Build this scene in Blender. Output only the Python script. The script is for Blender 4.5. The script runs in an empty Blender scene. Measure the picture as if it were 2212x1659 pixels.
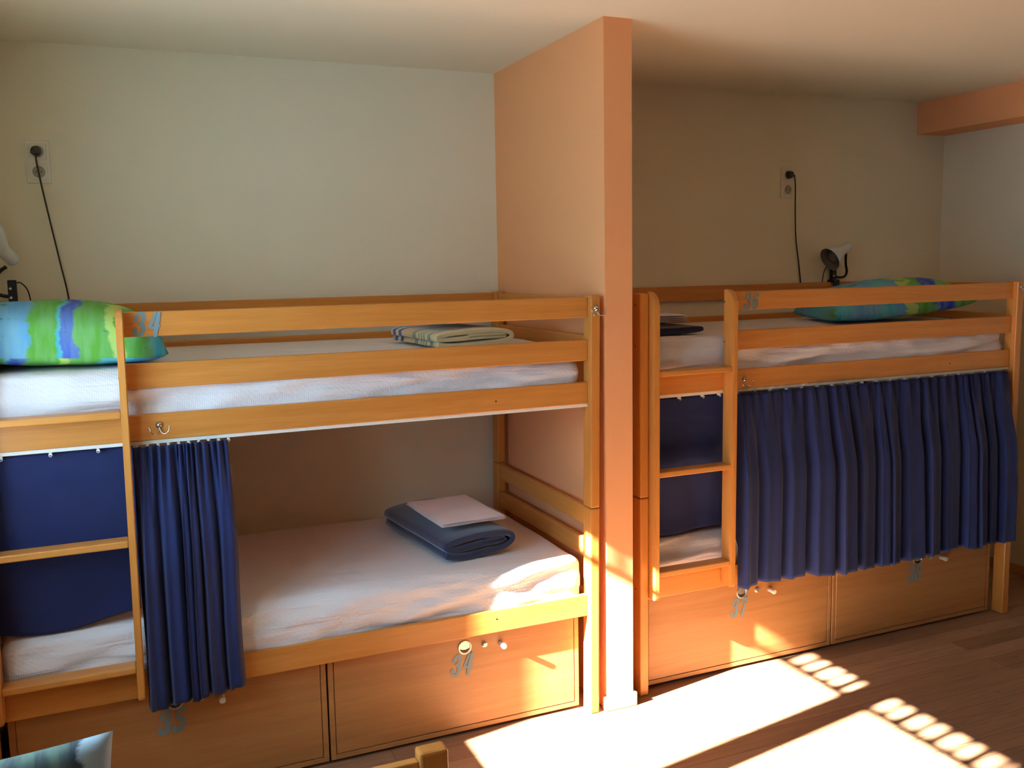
import bpy, bmesh, math, random
from mathutils import Vector, Matrix, noise
random.seed(7)
sc = bpy.context.scene
COL = sc.collection

# ---------------------------------------------------------------- camera
CAM_YAW, CAM_PITCH, CAM_ROLL = math.radians(23.0693), math.radians(7.2075), math.radians(-1.0685)
cam_d = bpy.data.cameras.new('camera')
cam_d.sensor_width = 36.0
cam_d.lens = 36.0 * 1999.9 / 2212.0
cam_d.clip_start = 0.05
cam = bpy.data.objects.new('camera', cam_d)
COL.objects.link(cam)
fw = Vector((math.sin(CAM_YAW) * math.cos(CAM_PITCH), math.cos(CAM_YAW) * math.cos(CAM_PITCH), -math.sin(CAM_PITCH)))
rt = Vector((math.cos(CAM_YAW), -math.sin(CAM_YAW), 0))
up = rt.cross(fw)
r2 = rt * math.cos(CAM_ROLL) + up * math.sin(CAM_ROLL)
u2 = -rt * math.sin(CAM_ROLL) + up * math.cos(CAM_ROLL)
m = Matrix((r2, u2, -fw)).transposed().to_4x4()
m.translation = Vector((0, -3.0, 1.7168))
cam.matrix_world = m
sc.camera = cam

# ---------------------------------------------------------------- light
SUN_AZ, SUN_TAN = math.radians(9.8), 0.618          # the sun travels towards +X, a little +Y, and down
w = bpy.data.worlds.new('sky')
sc.world = w
w.use_nodes = True
bg = w.node_tree.nodes['Background']
bg.inputs['Color'].default_value = (0.42, 0.73, 1.0, 1)
bg.inputs['Strength'].default_value = 13.6

sd = bpy.data.lights.new('sun', 'SUN')
sd.energy = 148.0
sd.color = (1.0, 0.97, 0.90)
sd.angle = math.radians(0.6)
sun = bpy.data.objects.new('sun', sd)
COL.objects.link(sun)
sdir = Vector((math.cos(SUN_AZ), math.sin(SUN_AZ), -SUN_TAN))
sun.rotation_euler = sdir.to_track_quat('-Z', 'Y').to_euler()
sun.location = (-4, -1.5, 4)

def portal(y0, y1, z0, z1):
    ld = bpy.data.lights.new('window_portal', 'AREA')
    ld.shape = 'RECTANGLE'
    ld.size = z1 - z0
    ld.size_y = y1 - y0
    ld.cycles.is_portal = True
    o = bpy.data.objects.new('window_portal', ld)
    o.rotation_euler = (0, math.radians(-90), 0)
    o.location = (-0.72, (y0 + y1) / 2, (z0 + z1) / 2)
    COL.objects.link(o)

sc.view_settings.view_transform = 'Standard'
sc.view_settings.look = 'None'
sc.view_settings.gamma = 1
sc.view_settings.use_curve_mapping = False
sc.view_settings.exposure = 0.0
sc.cycles.max_bounces = 12
sc.cycles.diffuse_bounces = 8
sc.cycles.sample_clamp_indirect = 6.0

# ---------------------------------------------------------------- materials
def newmat(name):
    mt = bpy.data.materials.new(name)
    mt.use_nodes = True
    nt = mt.node_tree
    return mt, nt, nt.nodes['Principled BSDF']

def N(nt, t, **kw):
    n = nt.nodes.new(t)
    for k, v in kw.items():
        if hasattr(n, k):
            setattr(n, k, v)
        else:
            n.inputs[k].default_value = v
    return n

def srgb(r, g, b):
    def f(c):
        c /= 255.0
        return c / 12.92 if c <= 0.04045 else ((c + 0.055) / 1.055) ** 2.4
    return (f(r), f(g), f(b), 1)

def plain(name, col, rough=0.6, metal=0.0, bump=0.0, bscale=200.0, spec=0.5):
    mt, nt, p = newmat(name)
    p.inputs['Base Color'].default_value = col
    p.inputs['Roughness'].default_value = rough
    p.inputs['Metallic'].default_value = metal
    p.inputs['Specular IOR Level'].default_value = spec
    if bump:
        tc = N(nt, 'ShaderNodeTexCoord')
        no = N(nt, 'ShaderNodeTexNoise', Scale=bscale, Detail=4.0)
        nt.links.new(tc.outputs['Object'], no.inputs['Vector'])
        b = N(nt, 'ShaderNodeBump', Strength=bump, Distance=0.002)
        nt.links.new(no.outputs['Fac'], b.inputs['Height'])
        nt.links.new(b.outputs['Normal'], p.inputs['Normal'])
    return mt

def ramp(nt, stops, interp='LINEAR'):
    r = nt.nodes.new('ShaderNodeValToRGB')
    r.color_ramp.interpolation = interp
    el = r.color_ramp.elements
    while len(el) < len(stops):
        el.new(0.5)
    for e, (p, c) in zip(el, stops):
        e.position = p
        e.color = c
    return r

def wood(name, axis, c1, c2, c3, rough=0.34, fine=1.0):
    mt, nt, p = newmat(name)
    tc = N(nt, 'ShaderNodeTexCoord')
    mp = N(nt, 'ShaderNodeMapping')
    s = [22.0, 22.0, 22.0]
    s['XYZ'.index(axis)] = 1.1
    mp.inputs['Scale'].default_value = s
    nt.links.new(tc.outputs['Object'], mp.inputs['Vector'])
    n1 = N(nt, 'ShaderNodeTexNoise', Scale=1.0 * fine, Detail=6.0, Roughness=0.55, Distortion=1.2)
    nt.links.new(mp.outputs['Vector'], n1.inputs['Vector'])
    rp = ramp(nt, [(0.15, c1), (0.5, c2), (0.85, c3)])
    nt.links.new(n1.outputs['Fac'], rp.inputs['Fac'])
    n2 = N(nt, 'ShaderNodeTexNoise', Scale=9.0 * fine, Detail=3.0)
    nt.links.new(mp.outputs['Vector'], n2.inputs['Vector'])
    rp2 = ramp(nt, [(0.3, (0.93, 0.92, 0.91, 1)), (0.7, (1.04, 1.04, 1.04, 1))])
    nt.links.new(n2.outputs['Fac'], rp2.inputs['Fac'])
    mx = N(nt, 'ShaderNodeMix', data_type='RGBA', blend_type='MULTIPLY')
    mx.inputs[0].default_value = 1.0
    nt.links.new(rp.outputs['Color'], mx.inputs[6])
    nt.links.new(rp2.outputs['Color'], mx.inputs[7])
    nt.links.new(mx.outputs[2], p.inputs['Base Color'])
    p.inputs['Roughness'].default_value = rough
    p.inputs['Specular IOR Level'].default_value = 0.45
    b = N(nt, 'ShaderNodeBump', Strength=0.08, Distance=0.001)
    nt.links.new(n2.outputs['Fac'], b.inputs['Height'])
    nt.links.new(b.outputs['Normal'], p.inputs['Normal'])
    return mt

WA, WB, WC = srgb(184, 116, 50), srgb(199, 131, 60), srgb(212, 146, 76)
M = {}
for ax in 'XYZ':
    M['wood' + ax] = wood('beech_wood_' + ax.lower(), ax, WA, WB, WC)
M['panel'] = wood('beech_laminate', 'X', srgb(160, 108, 60), srgb(174, 121, 70), srgb(186, 133, 81), 0.42, 0.8)
M['brown'] = plain('light_dimming_brown_wall', srgb(120, 92, 70), 0.8)  # for the unseen front wall, brown chosen to cut light bounced onto the beds
M['dark_gap'] = plain('drawer_gap', srgb(70, 38, 20), 0.8)
M['wall'] = plain('cream_wall_paint', srgb(228, 221, 196), 0.85, bump=0.25, bscale=90)
M['ceiling'] = plain('cream_ceiling_paint', srgb(230, 223, 200), 0.9, bump=0.1, bscale=60)
M['orange'] = plain('orange_wall_paint', srgb(233, 164, 110), 0.8, bump=0.2, bscale=90)
M['base'] = plain('baseboard_laminate', srgb(196, 156, 112), 0.5)
M['track'] = plain('white_curtain_track', srgb(225, 220, 212), 0.5)
M['chrome'] = plain('polished_steel', (0.52, 0.51, 0.49, 1), 0.22, 1.0)
M['satin'] = plain('satin_nickel', (0.62, 0.60, 0.56, 1), 0.38, 1.0)
M['hole'] = plain('dark_bolt_and_hole_shade', srgb(46, 26, 16), 0.6)  # bolts; also the painted shade in finger pulls and pin holes
M['paint_num'] = plain('stencil_grey_blue_paint', srgb(112, 138, 146), 0.6)
M['plastic_w'] = plain('white_plastic', srgb(226, 220, 206), 0.4)
M['lamp_w'] = plain('white_lamp_enamel', srgb(214, 222, 224), 0.35)
M['lamp_in'] = plain('shaded_lamp_inside', srgb(104, 96, 86), 0.4)  # shade inside the lamp put into the colour, bulb included
M['black'] = plain('black_plastic', srgb(22, 18, 16), 0.45)
M['well'] = plain('shaded_socket_well', srgb(168, 158, 138), 0.5)  # the white plastic darkened, shade of the recess put into its colour
M['plug'] = plain('dark_plug_plastic', srgb(48, 46, 40), 0.35)
M['glassframe'] = plain('white_window_frame', srgb(232, 230, 224), 0.5)
M['alu'] = plain('grey_shutter_slat', srgb(160, 160, 158), 0.5)

def fabric(name, col, rough=0.9, weave=900.0, bump=0.3, sheen=0.2, col2=None):
    mt, nt, p = newmat(name)
    tc = N(nt, 'ShaderNodeTexCoord')
    no = N(nt, 'ShaderNodeTexNoise', Scale=weave, Detail=2.0)
    nt.links.new(tc.outputs['Object'], no.inputs['Vector'])
    nb = N(nt, 'ShaderNodeTexNoise', Scale=6.0, Detail=3.0)
    nt.links.new(tc.outputs['Object'], nb.inputs['Vector'])
    c2 = col2 or tuple(min(1, c * 1.12) for c in col[:3]) + (1,)
    rp = ramp(nt, [(0.35, col), (0.7, c2)])
    nt.links.new(nb.outputs['Fac'], rp.inputs['Fac'])
    nt.links.new(rp.outputs['Color'], p.inputs['Base Color'])
    p.inputs['Roughness'].default_value = rough
    p.inputs['Sheen Weight'].default_value = sheen
    b = N(nt, 'ShaderNodeBump', Strength=bump, Distance=0.001)
    nt.links.new(no.outputs['Fac'], b.inputs['Height'])
    nt.links.new(b.outputs['Normal'], p.inputs['Normal'])
    return mt

M['curtain'] = fabric('navy_curtain_cloth', srgb(8, 24, 74), 0.85, 500, 0.12, 0.10, srgb(10, 29, 84))
M['navy'] = fabric('navy_wool', srgb(17, 30, 68), 0.95, 320, 0.9, 0.5)
M['navy_dark'] = fabric('dark_navy_wool', srgb(26, 26, 58), 0.95, 320, 0.7, 0.3)

def sheet_mat():
    mt, nt, p = newmat('white_waffle_sheet')
    p.inputs['Base Color'].default_value = srgb(222, 216, 218)
    p.inputs['Roughness'].default_value = 0.9
    p.inputs['Sheen Weight'].default_value = 0.15
    tc = N(nt, 'ShaderNodeTexCoord')
    wx = N(nt, 'ShaderNodeTexWave', wave_type='BANDS', bands_direction='X', Scale=48.0)
    wy = N(nt, 'ShaderNodeTexWave', wave_type='BANDS', bands_direction='DIAGONAL', Scale=30.0)
    nt.links.new(tc.outputs['Object'], wx.inputs['Vector'])
    nt.links.new(tc.outputs['Object'], wy.inputs['Vector'])
    mp = N(nt, 'ShaderNodeMapping')
    mp.inputs['Scale'].default_value = (3.0, 9.0, 26.0)
    mp.inputs['Rotation'].default_value = (0, 0.14, 0)
    nt.links.new(tc.outputs['Object'], mp.inputs['Vector'])
    no = N(nt, 'ShaderNodeTexNoise', Scale=1.0, Detail=3.0, Distortion=0.6)
    nt.links.new(mp.outputs['Vector'], no.inputs['Vector'])
    ad = N(nt, 'ShaderNodeMath', operation='ADD')
    nt.links.new(wx.outputs['Fac'], ad.inputs[0])
    nt.links.new(wy.outputs['Fac'], ad.inputs[1])
    b1 = N(nt, 'ShaderNodeBump', Strength=0.22, Distance=0.0012)
    nt.links.new(ad.outputs[0], b1.inputs['Height'])
    b2 = N(nt, 'ShaderNodeBump', Strength=0.6, Distance=0.02)
    nt.links.new(no.outputs['Fac'], b2.inputs['Height'])
    nt.links.new(b1.outputs['Normal'], b2.inputs['Normal'])
    nt.links.new(b2.outputs['Normal'], p.inputs['Normal'])
    return mt
M['sheet'] = sheet_mat()
M['linen'] = fabric('white_cotton_linen', srgb(226, 218, 220), 0.9, 400, 0.2, 0.1)

def painted_fabric(name, stops, warp=0.10, scale=1.0, off=0.0, seam=None, blot=0.6):
    """watercolour-print pillowcase: wide ragged patches across local X, lighter brush streaks"""
    mt, nt, p = newmat(name)
    tc = N(nt, 'ShaderNodeTexCoord')
    sp = N(nt, 'ShaderNodeSeparateXYZ')
    nt.links.new(tc.outputs['Object'], sp.inputs[0])
    no = N(nt, 'ShaderNodeTexNoise', Scale=13.0, Detail=8.0, Roughness=0.68)
    nt.links.new(tc.outputs['Object'], no.inputs['Vector'])
    nb = N(nt, 'ShaderNodeTexNoise', Scale=3.0, Detail=1.0)
    nt.links.new(tc.outputs['Object'], nb.inputs['Vector'])
    m1 = N(nt, 'ShaderNodeMath', operation='MULTIPLY_ADD')
    m1.inputs[1].default_value = warp
    nt.links.new(no.outputs['Fac'], m1.inputs[0])
    m0 = N(nt, 'ShaderNodeMath', operation='MULTIPLY_ADD')
    m0.inputs[1].default_value = warp * 2.2
    nt.links.new(nb.outputs['Fac'], m0.inputs[0])
    ms = N(nt, 'ShaderNodeMath', operation='MULTIPLY_ADD')
    ms.inputs[1].default_value = scale
    ms.inputs[2].default_value = off
    nt.links.new(sp.outputs['X'], ms.inputs[0])
    nt.links.new(ms.outputs[0], m0.inputs[2])
    nt.links.new(m0.outputs[0], m1.inputs[2])
    last = m1
    if seam is not None:      # the folded flap of the case is cut from another part of the print
        gt = N(nt, 'ShaderNodeMath', operation='LESS_THAN')
        gt.inputs[1].default_value = seam
        nt.links.new(sp.outputs['Z'], gt.inputs[0])
        mm = N(nt, 'ShaderNodeMath', operation='MULTIPLY_ADD')
        mm.inputs[1].default_value = 0.23
        nt.links.new(gt.outputs[0], mm.inputs[0])
        nt.links.new(m1.outputs[0], mm.inputs[2])
        last = mm
    fr = N(nt, 'ShaderNodeMath', operation='FRACT')
    nt.links.new(last.outputs[0], fr.inputs[0])
    rp = ramp(nt, stops)
    nt.links.new(fr.outputs[0], rp.inputs['Fac'])
    st = N(nt, 'ShaderNodeTexNoise', Scale=1.0, Detail=5.0)
    mp = N(nt, 'ShaderNodeMapping')
    mp.inputs['Scale'].default_value = (34, 5, 7)
    nt.links.new(tc.outputs['Object'], mp.inputs['Vector'])
    nt.links.new(mp.outputs['Vector'], st.inputs['Vector'])
    r2_ = ramp(nt, [(0.38, (0, 0, 0, 1)), (0.75, (1, 1, 1, 1))])
    nt.links.new(st.outputs['Fac'], r2_.inputs['Fac'])
    mx = N(nt, 'ShaderNodeMix', data_type='RGBA')
    mul = N(nt, 'ShaderNodeMath', operation='MULTIPLY')
    mul.inputs[1].default_value = 0.34
    nt.links.new(r2_.outputs['Color'], mul.inputs[0])
    nt.links.new(mul.outputs[0], mx.inputs[0])
    nt.links.new(rp.outputs['Color'], mx.inputs[6])
    mx.inputs[7].default_value = srgb(168, 214, 178)
    bl = N(nt, 'ShaderNodeTexNoise', Scale=1.0, Detail=6.0, Roughness=0.6)
    mb = N(nt, 'ShaderNodeMapping')
    mb.inputs['Scale'].default_value = (9, 9, 26)
    nt.links.new(tc.outputs['Object'], mb.inputs['Vector'])
    nt.links.new(mb.outputs['Vector'], bl.inputs['Vector'])
    rb = ramp(nt, [(0.62, (0, 0, 0, 1)), (0.66, (1, 1, 1, 1))])
    nt.links.new(bl.outputs['Fac'], rb.inputs['Fac'])
    mk = N(nt, 'ShaderNodeMath', operation='MULTIPLY')
    mk.inputs[1].default_value = blot
    nt.links.new(rb.outputs['Color'], mk.inputs[0])
    mx3 = N(nt, 'ShaderNodeMix', data_type='RGBA')
    nt.links.new(mk.outputs[0], mx3.inputs[0])
    nt.links.new(mx.outputs[2], mx3.inputs[6])
    mx3.inputs[7].default_value = srgb(30, 96, 62)
    nt.links.new(mx3.outputs[2], p.inputs['Base Color'])
    p.inputs['Roughness'].default_value = 0.85
    return mt

LB, GR, RB, LI, TE, DG = srgb(92, 158, 205), srgb(88, 160, 52), srgb(48, 74, 190), srgb(178, 206, 92), srgb(70, 176, 196), srgb(40, 104, 44)
def hard(seq):
    out = []
    for a, b, c in seq:
        out += [(a + 0.006, c), (b - 0.006, c)]
    return out
M['pillowA'] = painted_fabric('green_blue_print_case', hard([(0, .30, LB), (.30, .44, GR), (.44, .465, TE), (.465, .54, RB), (.54, .68, GR), (.68, .73, LI), (.73, .86, GR), (.86, 1.0, TE)]), 0.12, 1.6, 0.244, -0.014)
M['pillowB'] = painted_fabric('blue_green_print_case', hard([(0, .12, GR), (.12, .22, TE), (.22, .42, LB), (.42, .50, TE), (.50, .60, LB), (.60, .68, LI), (.68, .76, GR), (.76, .86, RB), (.86, 1.0, GR)]), 0.20, 1.2, 0.24)
M['pillowC'] = painted_fabric('pale_blue_grey_print_case', hard([(0, .42, srgb(46, 60, 70)), (.42, .97, srgb(146, 164, 184)), (.97, 1.0, srgb(200, 205, 190))]), 0.10, 1.6, -0.10, blot=0.0)

def beige_mat():
    mt, nt, p = newmat('beige_striped_wool')
    tc = N(nt, 'ShaderNodeTexCoord')
    sp = N(nt, 'ShaderNodeSeparateXYZ')
    nt.links.new(tc.outputs['Object'], sp.inputs[0])
    c0, g, bl, lt = srgb(206, 178, 128), srgb(140, 142, 122), srgb(46, 72, 150), srgb(212, 198, 152)
    s = []
    for a, b, c in [(0, .08, lt), (.08, .14, g), (.14, .19, lt), (.19, .215, g), (.215, .24, lt), (.24, .265, g), (.265, .29, lt), (.29, .315, g), (.315, .36, lt), (.36, .43, g), (.43, .66, c0), (.66, .72, bl), (.72, .78, lt), (.78, .84, bl), (.84, 1, c0)]:
        s.append((a, c))
    rp = ramp(nt, s, 'CONSTANT')
    ms = N(nt, 'ShaderNodeMath', operation='MULTIPLY_ADD')
    ms.inputs[1].default_value = 2.0
    ms.inputs[2].default_value = -0.02
    nt.links.new(sp.outputs['Y'], ms.inputs[0])
    nt.links.new(ms.outputs[0], rp.inputs['Fac'])
    nt.links.new(rp.outputs['Color'], p.inputs['Base Color'])
    p.inputs['Roughness'].default_value = 0.95
    p.inputs['Sheen Weight'].default_value = 0.3
    no = N(nt, 'ShaderNodeTexNoise', Scale=350.0, Detail=2.0)
    nt.links.new(tc.outputs['Object'], no.inputs['Vector'])
    b = N(nt, 'ShaderNodeBump', Strength=0.6, Distance=0.001)
    nt.links.new(no.outputs['Fac'], b.inputs['Height'])
    nt.links.new(b.outputs['Normal'], p.inputs['Normal'])
    return mt
M['beige'] = beige_mat()

def floor_mat():
    mt, nt, p = newmat('brown_laminate_planks')
    tc = N(nt, 'ShaderNodeTexCoord')
    br = nt.nodes.new('ShaderNodeTexBrick')
    br.offset = 0.37
    br.inputs['Scale'].default_value = 1.0
    br.inputs['Brick Width'].default_value = 1.28
    br.inputs['Row Height'].default_value = 0.095
    br.inputs['Mortar Size'].default_value = 0.0012
    br.inputs['Color1'].default_value = srgb(138, 102, 76)
    br.inputs['Color2'].default_value = srgb(166, 130, 102)
    br.inputs['Mortar'].default_value = srgb(92, 62, 44)
    nt.links.new(tc.outputs['Object'], br.inputs['Vector'])
    mp = N(nt, 'ShaderNodeMapping')
    mp.inputs['Scale'].default_value = (2.2, 26, 1)
    nt.links.new(tc.outputs['Object'], mp.inputs['Vector'])
    no = N(nt, 'ShaderNodeTexNoise', Scale=1.0, Detail=7.0, Roughness=0.65, Distortion=1.5)
    nt.links.new(mp.outputs['Vector'], no.inputs['Vector'])
    rp = ramp(nt, [(0.28, (0.62, 0.60, 0.58, 1)), (0.5, (0.95, 0.95, 0.95, 1)), (0.75, (1.15, 1.12, 1.08, 1))])
    nt.links.new(no.outputs['Fac'], rp.inputs['Fac'])
    nk = N(nt, 'ShaderNodeTexNoise', Scale=14.0, Detail=2.0)
    nt.links.new(tc.outputs['Object'], nk.inputs['Vector'])
    rk = ramp(nt, [(0.24, (0.55, 0.5, 0.46, 1)), (0.34, (1, 1, 1, 1))])
    nt.links.new(nk.outputs['Fac'], rk.inputs['Fac'])
    mx = N(nt, 'ShaderNodeMix', data_type='RGBA', blend_type='MULTIPLY')
    mx.inputs[0].default_value = 1
    nt.links.new(br.outputs['Color'], mx.inputs[6])
    nt.links.new(rp.outputs['Color'], mx.inputs[7])
    mx2 = N(nt, 'ShaderNodeMix', data_type='RGBA', blend_type='MULTIPLY')
    mx2.inputs[0].default_value = 0.6
    nt.links.new(mx.outputs[2], mx2.inputs[6])
    nt.links.new(rk.outputs['Color'], mx2.inputs[7])
    nt.links.new(mx2.outputs[2], p.inputs['Base Color'])
    p.inputs['Roughness'].default_value = 0.42
    return mt
M['floor'] = floor_mat()

def glass_mat():
    mt = bpy.data.materials.new('window_glass')
    mt.use_nodes = True
    nt = mt.node_tree
    nt.nodes.remove(nt.nodes['Principled BSDF'])
    out = nt.nodes['Material Output']
    t = N(nt, 'ShaderNodeBsdfTransparent')
    g = N(nt, 'ShaderNodeBsdfGlossy', Roughness=0.02)
    mx = N(nt, 'ShaderNodeMixShader')
    mx.inputs[0].default_value = 0.06
    nt.links.new(t.outputs[0], mx.inputs[1])
    nt.links.new(g.outputs[0], mx.inputs[2])
    nt.links.new(mx.outputs[0], out.inputs['Surface'])
    return mt
M['glass'] = glass_mat()

# ---------------------------------------------------------------- helpers
def link(name, bm, mat, parent=None, smooth=False, mods=None):
    bmesh.ops.recalc_face_normals(bm, faces=bm.faces)
    me = bpy.data.meshes.new(name)
    bm.to_mesh(me)
    bm.free()
    for mm in (mat if isinstance(mat, list) else [mat]):
        me.materials.append(mm)
    if smooth:
        for p in me.polygons:
            p.use_smooth = True
    o = bpy.data.objects.new(name, me)
    COL.objects.link(o)
    if parent:
        o.parent = parent
    return o

def tag(o, label=None, cat=None, group=None, kind=None):
    if label: o['label'] = label
    if cat: o['category'] = cat
    if group: o['group'] = group
    if kind: o['kind'] = kind
    return o

def empty(name, loc, label=None, cat=None, group=None):
    o = bpy.data.objects.new(name, None)
    o.empty_display_size = 0.1
    o.location = loc
    COL.objects.link(o)
    return tag(o, label, cat, group)

def box(bm, x0, x1, y0, y1, z0, z1, bev=0.0, seg=2):
    r = bmesh.ops.create_cube(bm, size=1.0)
    vs = r['verts']
    for v in vs:
        v.co = Vector((x0 + (v.co.x + .5) * (x1 - x0), y0 + (v.co.y + .5) * (y1 - y0), z0 + (v.co.z + .5) * (z1 - z0)))
    if bev:
        es = list({e for v in vs for e in v.link_edges})
        bmesh.ops.bevel(bm, geom=es, offset=bev, segments=seg, affect='EDGES', profile=0.5)

def boxobj(name, mat, parent, *a, bev=0.003, seg=2, smooth=False):
    bm = bmesh.new()
    box(bm, *a, bev=bev, seg=seg)
    return link(name, bm, mat, parent, smooth)

def tube(bm, pts, rad, n=10, cap=True):
    pts = [Vector(p) for p in pts]
    rings = []
    prev = None
    for i, p in enumerate(pts):
        t = (pts[min(i + 1, len(pts) - 1)] - pts[max(i - 1, 0)]).normalized()
        if prev is None:
            a = Vector((0, 0, 1)) if abs(t.z) < 0.9 else Vector((1, 0, 0))
            u = t.cross(a).normalized()
        else:
            u = (prev - t * prev.dot(t)).normalized()
        prev = u
        v = t.cross(u)
        r = rad[i] if isinstance(rad, (list, tuple)) else rad
        rings.append([bm.verts.new(p + (u * math.cos(2 * math.pi * k / n) + v * math.sin(2 * math.pi * k / n)) * r) for k in range(n)])
    for a, b in zip(rings, rings[1:]):
        for k in range(n):
            bm.faces.new((a[k], a[(k + 1) % n], b[(k + 1) % n], b[k]))
    if cap:
        bm.faces.new(rings[0][::-1])
        bm.faces.new(rings[-1])

def smooth_path(pts, sub=8):
    pts = [Vector(p) for p in pts]
    P = [pts[0] * 2 - pts[1]] + pts + [pts[-1] * 2 - pts[-2]]
    out = []
    for i in range(1, len(P) - 2):
        for k in range(sub):
            t = k / sub
            a, b, c, d = P[i - 1], P[i], P[i + 1], P[i + 2]
            out.append(0.5 * ((2 * b) + (c - a) * t + (2 * a - 5 * b + 4 * c - d) * t * t + (-a + 3 * b - 3 * c + d) * t ** 3))
    out.append(pts[-1])
    return out

def lathe(bm, prof, origin, axis, n=32, close=False):
    """prof: list of (distance along axis, radius)"""
    axis = Vector(axis).normalized()
    a = Vector((0, 0, 1)) if abs(axis.z) < 0.9 else Vector((1, 0, 0))
    u = axis.cross(a).normalized()
    v = axis.cross(u)
    o = Vector(origin)
    rings = [[bm.verts.new(o + axis * d + (u * math.cos(2 * math.pi * k / n) + v * math.sin(2 * math.pi * k / n)) * max(r, 1e-4)) for k in range(n)] for d, r in prof]
    for p, q in zip(rings, rings[1:]):
        for k in range(n):
            bm.faces.new((p[k], p[(k + 1) % n], q[(k + 1) % n], q[k]))
    bm.faces.new(rings[0][::-1])
    bm.faces.new(rings[-1])

def gridmesh(bm, nu, nv, fn):
    vs = [[bm.verts.new(fn(i / nu, j / nv)) for j in range(nv + 1)] for i in range(nu + 1)]
    for i in range(nu):
        for j in range(nv):
            bm.faces.new((vs[i][j], vs[i + 1][j], vs[i + 1][j + 1], vs[i][j + 1]))
    return vs

# ---------------------------------------------------------------- the setting
YW, XR, XL, YR, ZC = 1.0326, 4.448, -0.50, -4.3, 2.5913
def struct(name, bm, mat, label=None):
    o = link(name, bm, mat)
    o['kind'] = 'structure'
    if label: o['label'] = label
    return o
bm = bmesh.new(); box(bm, XL - .3, XR + .2, YR - .2, YW + .2, -0.12, 0.0)
struct('floor', bm, M['floor'], 'brown laminate plank floor with sunlit patches')
bm = bmesh.new(); box(bm, XL - .3, XR + .2, YR - .2, YW + .2, ZC, ZC + .15)
struct('ceiling', bm, M['ceiling'], 'cream painted ceiling')
bm = bmesh.new(); box(bm, XL - .3, XR + .2, YW, YW + .2, 0, ZC)
struct('wall_back', bm, M['wall'], 'cream wall behind both bunk beds')
bm = bmesh.new(); box(bm, XR, XR + .2, YR, YW, 0, ZC)
struct('wall_right', bm, M['wall'], 'cream wall at the right edge under the orange beam')
bm = bmesh.new(); box(bm, XL - .3, XR + .2, YR - .2, YR, 0, ZC)
struct('wall_front', bm, M['brown'], 'unseen wall behind the photographer, made brown to dim the bounced light')

# left wall with its window, through which sun and sky light the room
SLOPE = SUN_TAN / math.cos(SUN_AZ)
XF = -0.56
def w_z(xfloor): return (xfloor - XF) * SLOPE
def w_y(x, y): return y - (x - XF) * math.tan(SUN_AZ)
SILL, HEAD = w_z(1.06), w_z(2.585)
SLOT0, SLOT1 = w_z(2.632), w_z(2.755)
YJ = w_y(1.06, -0.011) + .026
YM1, YM2 = w_y(2.58, -0.274), w_y(2.58, -0.416)
SW = YJ - YM1
YE = YM2 - SW
ZOP = SLOT1 + 0.14
bm = bmesh.new()
WINS = []
for k_, (j0, m0, m1, e1) in enumerate(((YJ, YM1, YM2, YE),)):
    WINS.append((e1 - 0.09 if k_ else e1 - 0.07, j0 + 0.07, j0, m0, m1, e1))
ys_ = [YW] + [v for wn in WINS for v in (wn[1], wn[0])] + [YR]
for a_, b_ in zip(ys_[0::2], ys_[1::2]):
    box(bm, XL - .3, XL, b_, a_, 0, ZC)
for wn in WINS:
    box(bm, XL - .3, XL, wn[0], wn[1], 0, SILL - 0.05)
    box(bm, XL - .3, XL, wn[0], wn[1], ZOP, ZC)
struct('wall_left', bm, M['wall'], 'cream wall with the window')
for k_, (YO0, YO1, J, M1, M2, E1) in enumerate(WINS):
    fr = empty('window_%d' % (k_ + 1), (XF, (E1 + J) / 2, SILL)); fr['kind'] = 'structure'
    fr['label'] = 'two-sash white window in the left wall'
    bx, by, bz = fr.location
    def fbox(name, mat, y0, y1, z0, z1, x0=-0.02, x1=0.02):
        return boxobj(name, mat, fr, x0, x1, y0 - by, y1 - by, z0 - bz, z1 - bz, bev=0.0)
    fbox('window_frame', M['glassframe'], J, YO1, SILL - .05, ZOP)
    fbox('window_frame', M['glassframe'], YO0, E1, SILL - .05, ZOP)
    fbox('window_frame', M['glassframe'], E1, J, SILL - .05, SILL)
    fbox('window_frame', M['glassframe'], M2, M1, SILL, ZOP)
    for a, b in ((M1, J), (E1, M2)):
        fbox('pane', M['glass'], a, b, SILL, ZOP, -0.003, 0.003)
    # roller shutter let down over the head of the window, its lowest link slots drawn open
    fbox('shutter_slat', M['alu'], YO0, YO1, HEAD, SLOT0, -0.045, -0.03)
    fbox('shutter_slat', M['alu'], YO0, YO1, SLOT1, ZOP, -0.045, -0.03)
    y = YO0
    k = 0
    while y < YO1:
        fbox('shutter_link', M['alu'], y, min(YO1, y + (0.034, 0.026, 0.038, 0.022)[k % 4]), SLOT0, SLOT1, -0.045, -0.03)
        y += 0.078; k += 1
    portal(YO0, YO1, SILL - .05, ZOP)

# orange partition between the two bunks
PX0, PX1, PY0 = 1.6557, 1.7709, 0.0016
bm = bmesh.new(); box(bm, PX0, PX1, PY0, YW, 0, ZC)
struct('wall_middle', bm, M['orange'], 'orange partition wall between the two bunk beds')
bm = bmesh.new(); box(bm, 4.2358, XR, YR, YW, 2.417, ZC)
struct('trim_1', bm, M['orange'], 'orange beam along the ceiling at the right')
# baseboards
def baseboard(name, segs):
    bm = bmesh.new()
    for s in segs:
        box(bm, *s, 0, 0.055, bev=0.004)
    struct(name, bm, M['base'])
T = 0.013
baseboard('baseboard_middle', [(PX0 - T, PX1 + T, PY0 - T, PY0), (PX0 - T, PX0, PY0, .02), (PX1, PX1 + T, PY0, .03)])
baseboard('baseboard_right', [(XR - T, XR, YR, YW - T)])
baseboard('baseboard_back', [(PX1 + T, XR, YW - T, YW)])

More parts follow.
